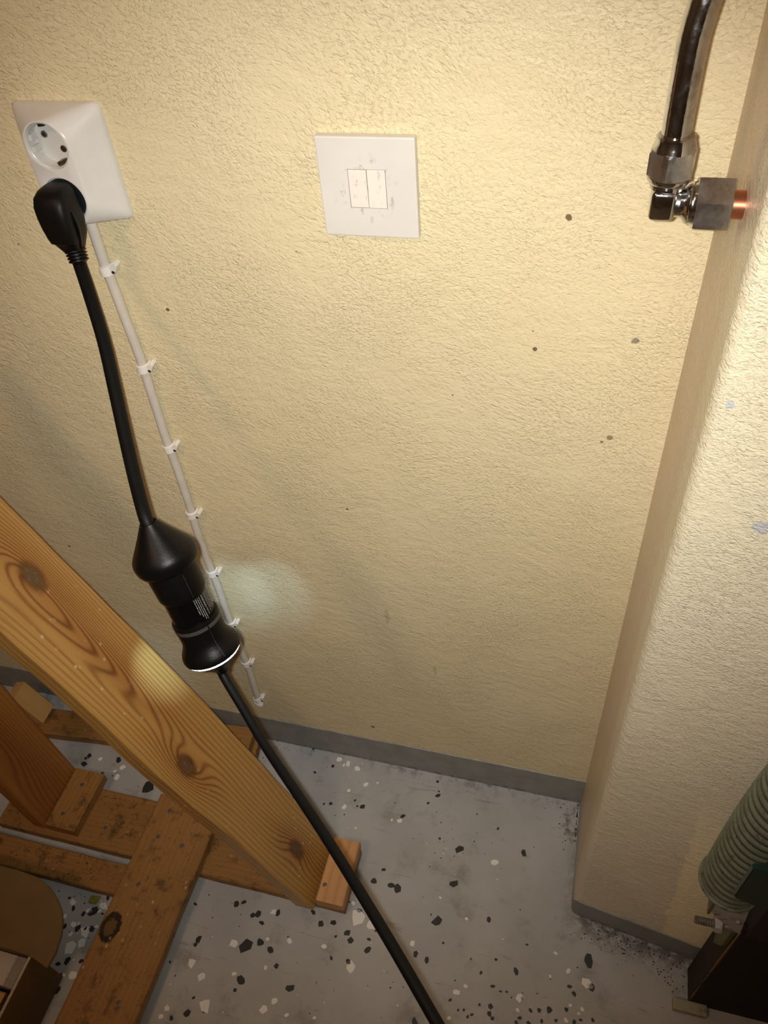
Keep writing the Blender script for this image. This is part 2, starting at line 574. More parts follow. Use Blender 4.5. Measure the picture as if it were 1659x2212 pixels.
def steel_mat(name, base, rust, amt, rough=0.5):
    M = Mat(name)
    x, y, z = M.coord('World')
    p = M.vec(x, y, z)
    n = M.noise(p, 70.0, 5.0, 0.7)
    col = M.mix(n.step(0.52, 0.66) * amt, base, rust)
    M.color(col)
    M.set(Roughness=rough)
    M.bump(n, 0.3, 0.0008)
    return M.m
M_STEEL = steel_mat('dark_brown_steel', (0.015, 0.0085, 0.005), (0.030, 0.014, 0.006), 0.6, 0.7)
M_STEEL2 = steel_mat('black_brown_steel', (0.006, 0.0035, 0.0025), (0.012, 0.006, 0.003), 0.5, 0.75)
M_OLIVE = steel_mat('olive_painted_steel', (0.105, 0.11, 0.050), (0.035, 0.026, 0.012), 0.5)
M_BRACKET = steel_mat('grey_painted_steel', (0.36, 0.34, 0.325), (0.085, 0.045, 0.026), 0.7)
M_RUST = steel_mat('rusty_edge', (0.20, 0.095, 0.028), (0.05, 0.02, 0.01), 0.9, 0.8)
M_BOLT = steel_mat('old_bolt_steel', (0.13, 0.11, 0.09), (0.06, 0.03, 0.015), 0.6, 0.45)
M_GREEN = plain('dark_green_paint', (0.006, 0.028, 0.020), 0.35, var=0.1)
M_FOOT = steel_mat('worn_beige_block', (0.36, 0.34, 0.23), (0.13, 0.12, 0.08), 0.7)
M_FLK = plain('dark_paint_chip', (0.026, 0.027, 0.030), 0.45)
M_FLW = plain('white_paint_chip', (0.88, 0.86, 0.83), 0.45)
M_FLR = plain('red_paint_chip', (0.06, 0.014, 0.010), 0.45)
M_DIRT = plain('dark_crumb', (0.030, 0.018, 0.010), 0.8, var=0.3, scale=500)
M_FIBRE = plain('wood_splinter', (0.50, 0.36, 0.18), 0.6)

# ------------------------------------------------------------------ the room
def slab(name, lo, hi, mat):
    return struct(mk(name, bm_box(lo, hi), mat))

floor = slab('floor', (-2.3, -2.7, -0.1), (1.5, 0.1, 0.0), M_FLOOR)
slab('wall_back', (-2.3, 0.0, 0.0), (0.0, 0.1, 2.4), M_WALL)
slab('wall_left', (-2.3, -2.7, 0.0), (-2.2, 0.0, 2.4), M_CEIL)
slab('wall_rear', (-2.2, -2.7, 0.0), (1.5, -2.6, 2.4), M_CEIL)
slab('wall_east', (1.4, -2.6, 0.0), (1.5, -0.40, 2.4), M_CEIL)
slab('ceiling', (-2.3, -2.7, 2.4), (1.5, 0.1, 2.5), M_CEIL)

# the right-hand wall stands proud of the back wall; its corner is softly rounded
def pillar_outline(off=0.0):
    pts = [(-off, 0.0), (-off, -0.170)]
    cx, cy, r = 0.009, -0.1705, 0.009
    for i in range(0, 9):
        a = math.pi + (math.pi / 2 - 0.14) * i / 8
        pts.append((cx + (r + off) * math.cos(a), cy + (r + off) * math.sin(a) - 0.0030 * i / 8))
    pts.append((1.4, -0.182 - 0.14 * 1.4 - off))
    return pts
struct(mk('wall_right', bm_prism(pillar_outline() + [(1.4, 0.1), (0.0, 0.1)], 0.0, 2.4), M_PILLAR, smooth=True, auto=40))

def paint_band(name, line, heights, off_n):
    bm = bmesh.new()
    rows = []
    for i, (p, h) in enumerate(zip(line, heights)):
        q = p + off_n[i] * 0.0016
        hh = h + (noise.noise(Vector((p.x * 40, p.y * 40, 3))) * 0.0016)
        rows.append([bm.verts.new((q.x, q.y, 0)), bm.verts.new((q.x, q.y, hh)), bm.verts.new((p.x, p.y, hh + 0.001)), bm.verts.new((p.x, p.y, 0))])
    for A, B in zip(rows, rows[1:]):
        for k in range(4):
            bm.faces.new((A[k], B[k], B[(k + 1) % 4], A[(k + 1) % 4]))
    bm.faces.new(rows[0]); bm.faces.new(rows[-1])
    return struct(mk(name, bm, M_STRIPE))
ln = [Vector((-2.2 + 2.2 * i / 160, 0.0, 0)) for i in range(161)]
paint_band('baseboard_back', ln, [0.079] * 161, [Vector((0, -1, 0))] * 161)
pr = [Vector((a, b, 0)) for a, b in pillar_outline()]
fine = [pr[0].lerp(pr[1], i / 12) for i in range(12)] + pr[1:10]
fine += [pr[10].lerp(pr[11], i / 60) for i in range(60)]
nn = []
for i in range(len(fine)):
    d = (fine[min(i + 1, len(fine) - 1)] - fine[max(i - 1, 0)]).normalized()
    nn.append(Vector((d.y, -d.x, 0)))
hs = [0.012 + 0.042 * min(1.0, max(0.0, (i - 10) / 10)) for i in range(len(fine))]
paint_band('baseboard_right', fine, hs, nn)

# paint chips scattered into the floor coating: (x mm, y mm, radius mm)
DARKC = "-546,-46,4.6 -519,-58,3 -441,-27,3 -470,-46,2.5 -493,-96,4.4 -486,-97,3.4 -424,-96,2.9 -436,-99,2 -384,-81,2.4 -368,-89,4.4 -377,-90,1.9 -295,-90,4.3 -243,-41,4.4 -249,-16,2.5 -257,-58,2.4 -487,-3,2.1 -314,-70,1.2 -171,-59,1.7 -132,-76,2.3 -189,-125,7.9 -84,-107,6 -188,-180,7.6 -305,-185,3.7 -316,-206,4.5 -287,-206,5 -276,-209,6.3 -225,-114,1.9 -203,-242,7.4 -214,-235,1.8 -124,-221,4.3 -187,-271,2.1 -515,-285,4.1 -526,-291,4.5 -493,-301,4 -486,-297,4.9 -454,-288,4.9 -475,-308,3.5 -489,-345,10.9 -467,-335,5.2 -448,-341,5.6 -431,-361,3.8 -477,-393,7.2 -400,-384,7.1 -481,-407,2.9 -399,-274,3.6 -382,-288,4.8 -363,-281,4.8 -337,-291,4.8 -353,-300,2.2 -328,-300,4.8 -324,-329,4.3 -351,-331,2.6 -348,-246,3.1 -327,-255,4 -319,-248,3.1 -301,-292,3 -294,-278,1.7 -299,-307,5.1 -226,-296,4.7 -207,-300,4.2 -207,-383,4.8 -197,-363,4.9 -252,-349,1.7 -62,-244,2.1 -124,-298,2.5 -73,-284,5 -104,-312,3.3 -92,-316,2.1 -83,-314,2 6,-286,2.9 13,-294,3.3 30,-245,9.2 38,-279,5.3 15,-258,1.7 -46,-330,2.8 -34,-327,2.8 -20,-323,4 -60,-317,2 -103,-339,3.7 -103,-348,3.2 -128,-355,2.4 -133,-359,2.4 -140,-352,2 -148,-354,2 -162,-344,2.5 -119,-340,2 -98,-353,2.8 -60,-343,2.8 -64,-350,2.8 -47,-346,2.8 -29,-340,2.8 -9,-334,2.4 4,-317,2.8 16,-330,2.8 25,-325,2.4 42,-321,2.8 -39,-306,1.6 -75,-320,1.6 -105,-275,2.1 -142,-283,1.7 -160,-317,1.7 -901,-106,4.5 -903,-123,5.4 -841,-101,6 -859,-132,3 -762,-139,10.2 -754,-355,7.8 -766,-384,5.1 -743,-379,4.6 -757,-431,6.3 -740,-330,4 -788,-386,3.9 -751,-471,4.9 -736,-426,3.8 -770,-438,3.8 -565,-354,5 -567,-362,3 -539,-431,2.4 -541,-452,4.8 -561,-464,3.6 -596,-394,2 -592,-306,2.6 -789,-358,3.9 -804,-345,2.6"
WHITEC = "-433,-12,5.1 -422,-21,3 -415,-18,5.1 -397,-22,5 -373,-48,4.5 -400,-66,3 -353,-41,2 -399,-96,4.4 -312,-101,2.4 -298,-99,4.3 -129,-132,5.9 -370,-128,1.9 -462,-288,4 -457,-328,2.6 -507,-346,6.5 -422,-323,3.9 -366,-318,3.9 -340,-246,3.1 -327,-266,11 -302,-271,8.7 -318,-337,7.6 -446,-367,3 -491,-386,3.4 -417,-406,4.6 -430,-421,5.4 -393,-419,2.9 -352,-413,2.9 -234,-282,4.3 -159,-228,2.6 -205,-207,2.2 -18,-246,2.9 2,-266,3.3 29,-275,7.4 35,-279,4.1 -23,-279,2.1 -143,-321,2.9 -156,-332,4.9 -64,-317,5.7 -64,-334,2.4 -236,-369,1.6 9,-310,2.4 22,-318,2 -159,-367,2.8 5,-330,3.2 26,-311,2.8 -877,-107,4.5 -827,-114,5.3 -829,-133,5.9 -838,-124,3 -794,-350,5.3 -761,-355,4.7 -742,-344,6.5 -751,-386,7.7 -748,-403,6.4 -763,-414,8.9 -776,-380,4.7 -773,-394,3.8 -797,-373,3.9 -562,-388,5.7 -539,-401,6.1 -518,-437,7.9 -573,-453,4.3 -577,-465,3.6 -737,-447,6.2 -754,-451,3.7"
def chip_bm(r, bm=None, at=(0, 0), rnd=random):
    bm = bm or bmesh.new()
    n = rnd.randint(5, 7)
    el, ph = rnd.uniform(0.62, 0.95), rnd.uniform(0, 6.28)
    pts = []
    for i in range(n):
        a = 2 * math.pi * (i + rnd.uniform(-0.3, 0.3)) / n
        q = r * rnd.uniform(0.72, 1.2)
        x, y = q * math.cos(a), q * math.sin(a) * el
        pts.append((at[0] + x * math.cos(ph) - y * math.sin(ph), at[1] + x * math.sin(ph) + y * math.cos(ph)))
    lo = [bm.verts.new((p[0], p[1], 0.0)) for p in pts]
    hi = [bm.verts.new((p[0], p[1], 0.0004)) for p in pts]
    bm.faces.new(hi)
    for i in range(n):
        bm.faces.new((lo[i], lo[(i + 1) % n], hi[(i + 1) % n], hi[i]))
    return bm
def chips(text, mat, shapes):
    small = []
    for s in text.split():
        x, y, r = [float(q) for q in s.split(',')]
        if r < 1.9:
            small.append((x / 1000, y / 1000, r / 1000)); continue
        me = random.choice(shapes)
        o = bpy.data.objects.new('paint_chip', me)
        C.objects.link(o)
        place(o, Matrix.Translation((x / 1000, y / 1000, 0.0)) @ Matrix.Rotation(random.uniform(0, 6.28), 4, 'Z') @ Matrix.Diagonal((r * 1.22, r * 1.22, 1, 1)), floor)
    return small
def chip_shapes(mat, n=14):
    out = []
    for i in range(n):
        bm = chip_bm(0.001)
        bmesh.ops.recalc_face_normals(bm, faces=bm.faces)
        me = bpy.data.meshes.new('paint_chip'); bm.to_mesh(me); bm.free()
        me.materials.append(mat); out.append(me)
    return out
sd = chips(DARKC, M_FLK, chip_shapes(M_FLK))
sw = chips(WHITEC, M_FLW, chip_shapes(M_FLW))
chips("-768,-362,4.5 -905,-112,3.2 -243,-33,2.2", M_FLR, chip_shapes(M_FLR, 3))
bd, bw = bmesh.new(), bmesh.new()
for (x, y, r) in sd: chip_bm(r, bd, (x, y))
for (x, y, r) in sw: chip_bm(r, bw, (x, y))
for i in range(620):
    x, y = random.uniform(-1.05, 0.25), random.uniform(-0.62, -0.01)
    dens = 0.25 + (0.5 if y < -0.28 else 0) + (0.35 if x < -0.72 else 0)
    if random.random() < dens:
        chip_bm(random.uniform(0.0005, 0.0016), bd if random.random() < 0.68 else bw, (x, y))
for i in range(26):
    x, y = random.uniform(-0.9, -0.72), random.uniform(-0.48, -0.34)
    chip_bm(random.uniform(0.0015, 0.0038), bd if random.random() < 0.5 else bw, (x, y))
for b, m in ((bd, M_FLK), (bw, M_FLW)):
    o = mk('paint_fleck', b, m, floor)
    o['kind'] = 'stuff'

# ------------------------------------------------------------------ double wall socket
SX, SZ = -0.5625, 1.0735
soc = thing('wall_socket', 'white double wall socket with a domed cover on the cream wall', 'wall socket', (SX, 0, SZ))
def rad_rect(th, hw, hh, r):
    c, s = abs(math.cos(th)), abs(math.sin(th))
    lo, hi = 0.0, 1.0
    for _ in range(40):
        m = (lo + hi) / 2
        x, y = c * m, s * m
        dx, dy = max(x - (hw - r), 0), max(y - (hh - r), 0)
        inside = x <= hw and y <= hh and (dx * dx + dy * dy <= r * r)
        lo, hi = (m, hi) if inside else (lo, m)
    return lo
def socket_bm():
    N = 128
    bm = bmesh.new()
    rows = []
    ths = []
    for i in range(N):
        q = 2 * math.pi * i / N
        ths.append(math.atan2(0.052 * math.sin(q), 0.0435 * math.cos(q)))
    prof = [(0.0, 0.0, 0.0), (0.004, 0.0, 0.0), (0.0065, 0.05, 1), (0.010, 0.16, 1), (0.015, 0.34, 1), (0.020, 0.53, 1), (0.025, 0.71, 1), (0.029, 0.85, 1), (0.0315, 0.935, 1), (0.0328, 0.98, 1), (0.0333, 1.02, 1)]
    for (d, k, _) in prof:
        row = []
        for th in ths:
            r = rad_rect(th, 0.0435 - 0.0213 * k, 0.052 - 0.0055 * k, min(0.0045 + 0.0178 * max(k, 0.0) ** 0.55, 0.0435 - 0.0213 * k))
            row.append(bm.verts.new((r * math.cos(th), -d, r * math.sin(th))))
        rows.append(row)
    for A, B in zip(rows, rows[1:]):
        for i in range(N):
            bm.faces.new((A[i], A[(i + 1) % N], B[(i + 1) % N], B[i]))
    bm.faces.new(rows[0]); bm.faces.new(rows[-1])
    return bm
cover = mk('cover', socket_bm(), M_SOCKET, soc, Matrix.Translation((SX, 0, SZ)), True, 40)
cups = [(SX, 1.0985), (SX, 1.0515)]
cutters = []
for (a, b) in cups:
    bm = bm_lathe(Vector((a - SX, -0.0150, b - SZ)), Vector((0, -1, 0)), [(0, 0.0198), (0.0175, 0.0198), (0.0180, 0.0200), (0.0190, 0.0210), (0.03, 0.0225)], 64)
    c = mk('cutter', bm, None, None, WM[cover])
    cutters.append(c)
bpy.context.view_layer.update()
cut(cover, cutters)
for p in cover.data.polygons: p.use_smooth = True
cover.data.set_sharp_from_angle(angle=math.radians(40))
if not cover.data.materials: cover.data.materials.append(M_SOCKET)
pa = math.radians(-40)
for n, (a, b) in enumerate(cups):
    bm = bm_lathe(Vector((a, -0.0140, b)), Vector((0, -1, 0)), [(0.0, 0.0197), (0.0175, 0.0197), (0.0180, 0.0193), (0.0175, 0.0187), (0.0066, 0.0182), (0.0064, 0.0001)], 56)
    cup = mk('socket_cup', bm, M_CUP, soc, None, True, 35)
    if n == 0:
        for sgn in (-1, 1):
            px, pz = a + sgn * 0.0095 * math.cos(pa), b + sgn * 0.0095 * math.sin(pa)
            mk('pin_hole', bm_lathe(Vector((px, -0.0206, pz)), Vector((0, -1, 0)), [(0, 0.0030), (0.0006, 0.0030), (0.0009, 0.0024)], 20), M_BRASS if sgn > 0 else M_NAIL, cup)
            mk('pin_hole', bm_lathe(Vector((px, -0.0209, pz)), Vector((0, -1, 0)), [(0, 0.0017), (0.0009, 0.0017)], 16), M_DARK, cup)
        for ang, m in ((97, M_DARK), (-75, M_BRASS)):
            t = math.radians(ang)
            d = Vector((math.cos(t), 0, math.sin(t)))
            s = Vector((-math.sin(t), 0, math.cos(t)))
            mw = Matrix(((s.x, 0, d.x, a + d.x * 0.0168), (s.y, 1, d.y, -0.0225), (s.z, 0, d.z, b + d.z * 0.0168), (0, 0, 0, 1)))
            mk('earth_clip', bm_box((-0.0032, -0.0060, -0.0018), (0.0032, 0.0060, 0.0016), 0.0008), m, cup, mw)
        for off in (-0.0050, 0.0050):
            t = math.radians(178)
            d = Vector((math.cos(t), 0, math.sin(t)))
            s = Vector((-math.sin(t), 0, math.cos(t)))
            mw = Matrix(((s.x, 0, d.x, a + d.x * 0.0165 + s.x * off), (s.y, 1, d.y, -0.0235), (s.z, 0, d.z, b + d.z * 0.0165 + s.z * off), (0, 0, 0, 1)))
            mk('guide_rib', bm_box((-0.0028, -0.0068, -0.0018), (0.0028, 0.0072, 0.0022), 0.0009), M_CUP, cup, mw)

# ------------------------------------------------------------------ light switch
WX, WZ = -0.2817, 1.0605
sw_ = thing('light_switch', 'square off-white double rocker light switch with finger marks on the wall', 'light switch', (WX, 0, WZ))
plate = mk('plate', bm_box((-0.0425, -0.0092, -0.0425), (0.0425, 0.0, 0.0425), 0.0012, 2), M_SWITCH, sw_, Matrix.Translation((WX, 0, WZ)))
c = mk('cutter', bm_box((-0.0165, -0.02, -0.0166), (0.0165, -0.003, 0.0166)), None, None, WM[plate])
bpy.context.view_layer.update()
cut(plate, [c])
if not plate.data.materials: plate.data.materials.append(M_SWITCH)
mk('recess', bm_box((WX - 0.0164, -0.0045, WZ - 0.0165), (WX + 0.0164, -0.0031, WZ + 0.0165)), M_DARK, sw_)
for sx, tilt, ry in ((-1, 1.2, 0.0), (1, -1.5, 0.0)):
    mw = Matrix.Translation((WX + sx * 0.00815, -0.0068, WZ)) @ Matrix.Rotation(math.radians(tilt), 4, 'X')
    mk('rocker', bm_box((-0.00790, -0.0030, -0.0161), (0.00790, 0.0020, 0.0161), 0.0005, 2), M_ROCKER, sw_, mw)

# ------------------------------------------------------------------ fixed cable and its clips
CXX, CY = -0.5655, -0.0062
cab = thing('wall_cable', 'cream round cable running down the wall from the double socket', 'cable', (CXX, CY, 0.142))
path = []
for i in range(60):
    z = 1.026 - i * (1.026 - 0.148) / 59
    path.append(Vector((CXX + 0.0020 * math.sin(z * 9.0) + 0.0010 * math.sin(z * 31), CY - 0.0006 * math.sin(z * 40) ** 2, z)))
mk('sheath', bm_tube(path, 0.0055, 16), M_CABLE, cab, None, True, 60)
bm = bmesh.new()
bmesh.ops.create_icosphere(bm, subdivisions=3, radius=0.0085)
for v in bm.verts:
    v.co *= 1.0 + 0.35 * noise.noise(v.co * 160)
    v.co.z *= 1.15; v.co.y *= 0.75
mk('taped_end', bm, M_CLIP, cab, Matrix.Translation((CXX + 0.001, CY - 0.001, 0.1445)), True)

def clip_band_bm():
    bm = bmesh.new()
    ro, ri, h = 0.0078, 0.0056, 0.0052
    sec = []
    for i in range(17):
        a = math.pi * i / 16
        for_ = []
        for (r, z) in ((ri, -h), (ro, -h * 0.9), (ro, h * 0.9), (ri, h)):
            for_.append(bm.verts.new((r * math.cos(a), -r * math.sin(a), z + 0.0010 * math.cos(a))))
        sec.append(for_)
    legs0 = [bm.verts.new((v.co.x, 0.0060, v.co.z)) for v in sec[0]]
    legs1 = [bm.verts.new((v.co.x, 0.0060, v.co.z)) for v in sec[-1]]
    sec = [legs0] + sec + [legs1]
    for A, B in zip(sec, sec[1:]):
        for k in range(4):
            bm.faces.new((A[k], A[(k + 1) % 4], B[(k + 1) % 4], B[k]))
    bm.faces.new(sec[0]); bm.faces.new(sec[-1])
    return bm
def tab_bm():
    o = [(0.0050, -0.0046), (0.0092, -0.0034), (0.0116, -0.0004), (0.0150, 0.0064), (0.0142, 0.0084), (0.0128, 0.0076), (0.0116, 0.0090), (0.0098, 0.0082), (0.0072, 0.0044), (0.0050, 0.0046)]
    return bm_prism(o, 0.0060, -0.0046, 'y', 0.0006)
CL = ['cable clip nearest the double socket, topmost on the cream cable',
      'second cable clip from the top, beside the upper part of the black cord',
      'third cable clip from the top, beside the middle of the black cord',
      'fourth cable clip from the top, just above the black inline box',
      'fifth cable clip from the top, beside the upper body of the black inline box',
      'sixth cable clip from the top, partly hidden by the flared end of the inline box',
      'seventh cable clip from the top, just below the flared end of the inline box',
      'lowest cable clip, at the taped lower end of the cream cable']
zs = [0.968, 0.849, 0.731, 0.615, 0.495, 0.374, 0.267, 0.156]
clip0 = None
for i, z in enumerate(zs):
    x = CXX + 0.0020 * math.sin(z * 9.0) + 0.0010 * math.sin(z * 31)
    mw = Matrix.Translation((x, CY, z)) @ Matrix.Rotation(math.radians([0, 3, -2, 5, 2, 6, 0, -14][i]), 4, 'Y')
    if i == 0:
        r = bpy.data.objects.new('cable_clip', None); C.objects.link(r); r.empty_display_size = 0.01
        place(r, mw, None)
        kids = [mk('band', clip_band_bm(), M_CLIP, r, mw, True, 40), mk('tab', tab_bm(), M_CLIP, r, mw),
                mk('nail', bm_lathe(Vector((0.0092, -0.0042, -0.0006)), Vector((0, -1, 0)), [(0, 0.0017), (0.0007, 0.0017), (0.0009, 0.0010)], 14), M_DARK, r, mw)]
        clip0 = r
    else:
        r = clip0.copy(); C.objects.link(r); place(r, mw, None)
        for k in kids:
            q = k.copy(); C.objects.link(q); place(q, mw, r)
    tag(r, CL[i], 'cable clip', 'cable clips on the cream wall cable')

# ------------------------------------------------------------------ black mains lead: plug, cord, inline box, onward cord
lead = thing('power_lead', 'black mains lead plugged into the socket with an inline box and glowing ring', 'power lead', (SX, -0.05, 1.0))
def plug_bm():
    bm = bmesh.new()
    N = 28
    rows = []
    #        z       hw      y back   y front  power
    sec = [(1.0690, 0.0080, -0.0330, -0.0480), (1.0672, 0.0125, -0.0320, -0.0555), (1.0630, 0.0155, -0.0315, -0.0615), (1.0560, 0.0166, -0.0310, -0.0650), (1.0470, 0.0166, -0.0312, -0.0662),
           (1.0370, 0.0160, -0.0320, -0.0662), (1.0280, 0.0148, -0.0340, -0.0655), (1.0235, 0.0138, -0.0360, -0.0645), (1.0220, 0.0132, -0.0368, -0.0618), (1.0180, 0.0112, -0.0380, -0.0600), (1.0140, 0.0094, -0.0395, -0.0582), (1.0120, 0.0086, -0.0405, -0.0572)]
    for (z, hw, yb, yf) in sec:
        cy, hy = (yb + yf) / 2, abs(yb - yf) / 2
        row = []
        for i in range(N):
            a = 2 * math.pi * i / N
            c, s = math.cos(a), math.sin(a)
            e = 0.50
            row.append(bm.verts.new((SX + (1.0690 - z) * 0.035 + hw * math.copysign(abs(c) ** e, c), cy + hy * math.copysign(abs(s) ** e, s), z)))
        rows.append(row)
    for A, B in zip(rows, rows[1:]):
        for i in range(N):
            bm.faces.new((A[i], A[(i + 1) % N], B[(i + 1) % N], B[i]))
    bm.faces.new(rows[0]); bm.faces.new(rows[-1])
    return bm
plug = mk('plug', plug_bm(), M_BLACK, lead, None, True, 40)
mk('plug_face', bm_lathe(Vector((SX, -0.0165, 1.0515)), Vector((0, -1, 0)), [(0, 0.0176), (0.0150, 0.0181), (0.0162, 0.0176), (0.0164, 0.001)], 48), plain('blue_black_plastic', (0.0085, 0.0105, 0.0145), 0.35), lead, None, True, 40)
# finger groove on the flank of the plug
gp = spline([(SX + 0.0166, -0.0540, 1.0530), (SX + 0.0168, -0.0535, 1.0400), (SX + 0.0152, -0.0530, 1.0270), (SX + 0.0128, -0.0520, 1.0160)], 8)
mk('grip_groove', bm_tube(gp, [0.0010 + 0.0020 * math.sin(math.pi * i / (len(gp) - 1)) for i in range(len(gp))], 10), M_LABEL, plug, None, True)
CORD = [(-0.5602, -0.0496, 1.0012), (-0.5422, -0.0742, 0.9785), (-0.5205, -0.1058, 0.9503), (-0.5002, -0.1411, 0.9203), (-0.4813, -0.1739, 0.8947), (-0.4626, -0.2045, 0.8740), (-0.4440, -0.2320, 0.8575), (-0.4390, -0.2360, 0.8440)]
cp = spline([(-0.5602, -0.0490, 1.0120)] + CORD, 10)
mk('cord', bm_tube(cp, 0.0062, 22), M_CORD, lead, None, True, 60)
# ribbed strain relief
sr = bmesh.new()
d0 = (Vector(CORD[1]) - Vector(CORD[0])).normalized()
dS = (d0 + Vector((0, 0, -1.6))).normalized()
o0 = Vector((-0.5600, -0.0492, 1.0150))
prof = []
for i in range(5):
    t = i * 0.0029
    prof += [(t, 0.0074), (t + 0.0007, 0.0098 - i * 0.0002), (t + 0.0020, 0.0098 - i * 0.0002), (t + 0.0026, 0.0074)]
mk('strain_relief', bm_lathe(o0, dS, [(-0.002, 0.0070)] + prof + [(0.0152, 0.0064)], 28), M_BLACK, lead, None, True, 30)

T, B = Vector((-0.4419, -0.2338, 0.8539)), Vector((-0.3947, -0.2700, 0.6919))
AX = (B - T).normalized()
LB = (B - T).length
toc = CAMPOS - (T + B) / 2
REF = (toc - AX * toc.dot(AX)).normalized()
def sect(name, prof, mat, parent=lead, seg=56, ang=35, **k):
    return mk(name, bm_lathe(T, AX, [(t * LB, r) for t, r in prof], seg, REF, **k), mat, parent, None, True, ang)
cone = sect('top_cone', [(0.07, 0.002), (0.015, 0.0066), (-0.004, 0.0070), (-0.004, 0.0082), (0.004, 0.0088), (0.060, 0.0150), (0.120, 0.0222), (0.162, 0.0272), (0.182, 0.0291), (0.200, 0.0298), (0.222, 0.0297), (0.245, 0.0288), (0.262, 0.0270), (0.275, 0.0240), (0.282, 0.0200)], M_SHELL)
sect('upper_body', [(0.262, 0.020), (0.265, 0.0234), (0.300, 0.0236), (0.380, 0.0232), (0.415, 0.0230), (0.435, 0.0226), (0.448, 0.0216), (0.455, 0.0208), (0.455, 0.019)], M_SHELL)
lab = sect('label', [(0.440, 0.0190), (0.446, 0.0206), (0.612, 0.0205), (0.614, 0.019)], M_LABEL)
sect('lower_body', [(0.600, 0.019), (0.604, 0.0226), (0.618, 0.0231), (0.650, 0.0229), (0.700, 0.0222), (0.735, 0.0222), (0.762, 0.0232), (0.790, 0.0256), (0.812, 0.0278), (0.830, 0.0289), (0.846, 0.0293), (0.856, 0.0290), (0.858, 0.0278)], M_SHELL)
sect('light_ring', [(0.856, 0.0270), (0.857, 0.0286), (0.866, 0.0278), (0.874, 0.0266), (0.874, 0.0250)], M_LED, ang=60)
sect('bottom_cone', [(0.871, 0.025), (0.874, 0.0262), (0.886, 0.0248), (0.930, 0.0170), (0.972, 0.0098), (0.998, 0.0066), (1.012, 0.0060), (1.013, 0.003)], M_SHELL)
# grey band round the lower collar with a gap at the seam, and the moulded seams
for (a0, a1) in ((-78, -17), (-14, 80)):
    mk('grey_band', bm_lathe(T, AX, [(0.628 * LB, 0.02310), (0.629 * LB, 0.02335), (0.650 * LB, 0.02325), (0.651 * LB, 0.02285)], 30, REF, False, (math.radians(a0), math.radians(a1))), M_BAND, lead, None, True, 40)
_, E1, E2 = frame(AX, REF)
def on_shell(phi, r, t):
    return T + AX * (t * LB) + (E1 * math.cos(phi) - E2 * math.sin(phi)) * r
for (ph, pts) in ((0.27, [(0.290, 0.0236), (0.34, 0.0234), (0.40, 0.02305), (0.44, 0.0223)]), (0.27, [(0.66, 0.0229), (0.70, 0.0222), (0.735, 0.0222), (0.77, 0.0238), (0.80, 0.0266), (0.83, 0.0289)])):
    mk('seam', bm_tube([on_shell(ph, r, t) for t, r in pts], 0.00035, 6), M_DARK, lead)
mk('label_edge', bm_lathe(T, AX, [(0.4485 * LB, 0.02075), (0.4515 * LB, 0.02075)], 20, REF, False, (math.radians(-22), math.radians(6))), M_BAND, lab)
mk('label_edge', bm_lathe(T, AX, [(0.6020 * LB, 0.02075), (0.6045 * LB, 0.02075)], 24, REF, False, (math.radians(-32), math.radians(18))), M_BAND, lab)

# printing on the label: lines run down the box, the first line furthest right
RL = 0.02072
def to_label(u, v):
    """u along the axis from the label top (m), v = arc length to the right of the facing line (m)"""
    return on_shell(v / RL, RL, 0.452 + u / LB)
def print_lines():
    bm = bmesh.new()
    rnd = random.Random(3)
    ends = [0.018, 0.022, 0.0255, 0.0262, None, 0.022, 0.019, 0.0205, 0.0210, 0.0205, 0.0200, 0.0190, 0.0180]
    v = 0.0050
    for i, e in enumerate(ends):
        if e is None:
            v += 0.0026
            segs = [(0.0135, 0.0142)]
            u, e = 0.0148, 0.0230
            vv = v - 0.0012
        else:
            u, vv = 0.0012 + rnd.uniform(0, 0.0004), v
        h = 0.00046 if i < 5 else 0.00034
        while u < e:
            w = rnd.uniform(0.0007, 0.0026)
            b = min(u + w, e)
            k = max(1, int((b - u) / 0.00045))
            for j in range(k):
                x0 = u + (b - u) * j / k
                x1 = x0 + (b - u) / k * rnd.uniform(0.62, 0.95)
                hh = h * rnd.uniform(0.65, 1.15)
                q = [bm.verts.new(to_label(a, c)) for a, c in ((x0, vv - hh), (x1, vv - hh), (x1, vv + hh * 0.7), (x0, vv + hh * 0.7))]
                bm.faces.new(q)
            u = b + rnd.uniform(0.0003, 0.0007)
        v += 0.0019 if i < 5 else 0.0016
    return bm
mk('small_print', print_lines(), M_PRINT, lab)
fc = bpy.data.curves.new('heading', 'FONT')
fc.body = 'WARNING'
fc.size = 0.0030
fc.extrude = 0.0
fo = bpy.data.objects.new('heading', fc)
C.objects.link(fo)
bpy.context.view_layer.update()
me = bpy.data.meshes.new_from_object(fo.evaluated_get(bpy.context.evaluated_depsgraph_get()))
bpy.data.objects.remove(fo)
wid = max(v.co.x for v in me.vertices)
for v in me.vertices:
    v.co = to_label(0.0014 + v.co.x * (0.0128 / wid), 0.0050 + 4 * 0.0019 + 0.0002 + v.co.y)
mko('heading', me, M_PRINT, lab)

RC = T + AX * (0.866 * LB)
for (tgt, en, ang) in (((-0.548, 0.0, 0.438), 2.4, 24), ((-0.480, 0.0, 0.462), 1.7, 24), ((-0.566, -0.172, 0.500), 4.5, 24)):
    d = Vector(tgt) - RC
    rad = (d - AX * d.dot(AX)).normalized()
    l = lamp('status_led', 'SPOT', RC + rad * 0.0305, en, (0.42, 0.74, 1.0), 0.003)
    l.data.spot_size = math.radians(ang)
    l.data.spot_blend = 1.0
    l.rotation_euler = (Vector(tgt) - l.location).to_track_quat('-Z', 'Y').to_euler()

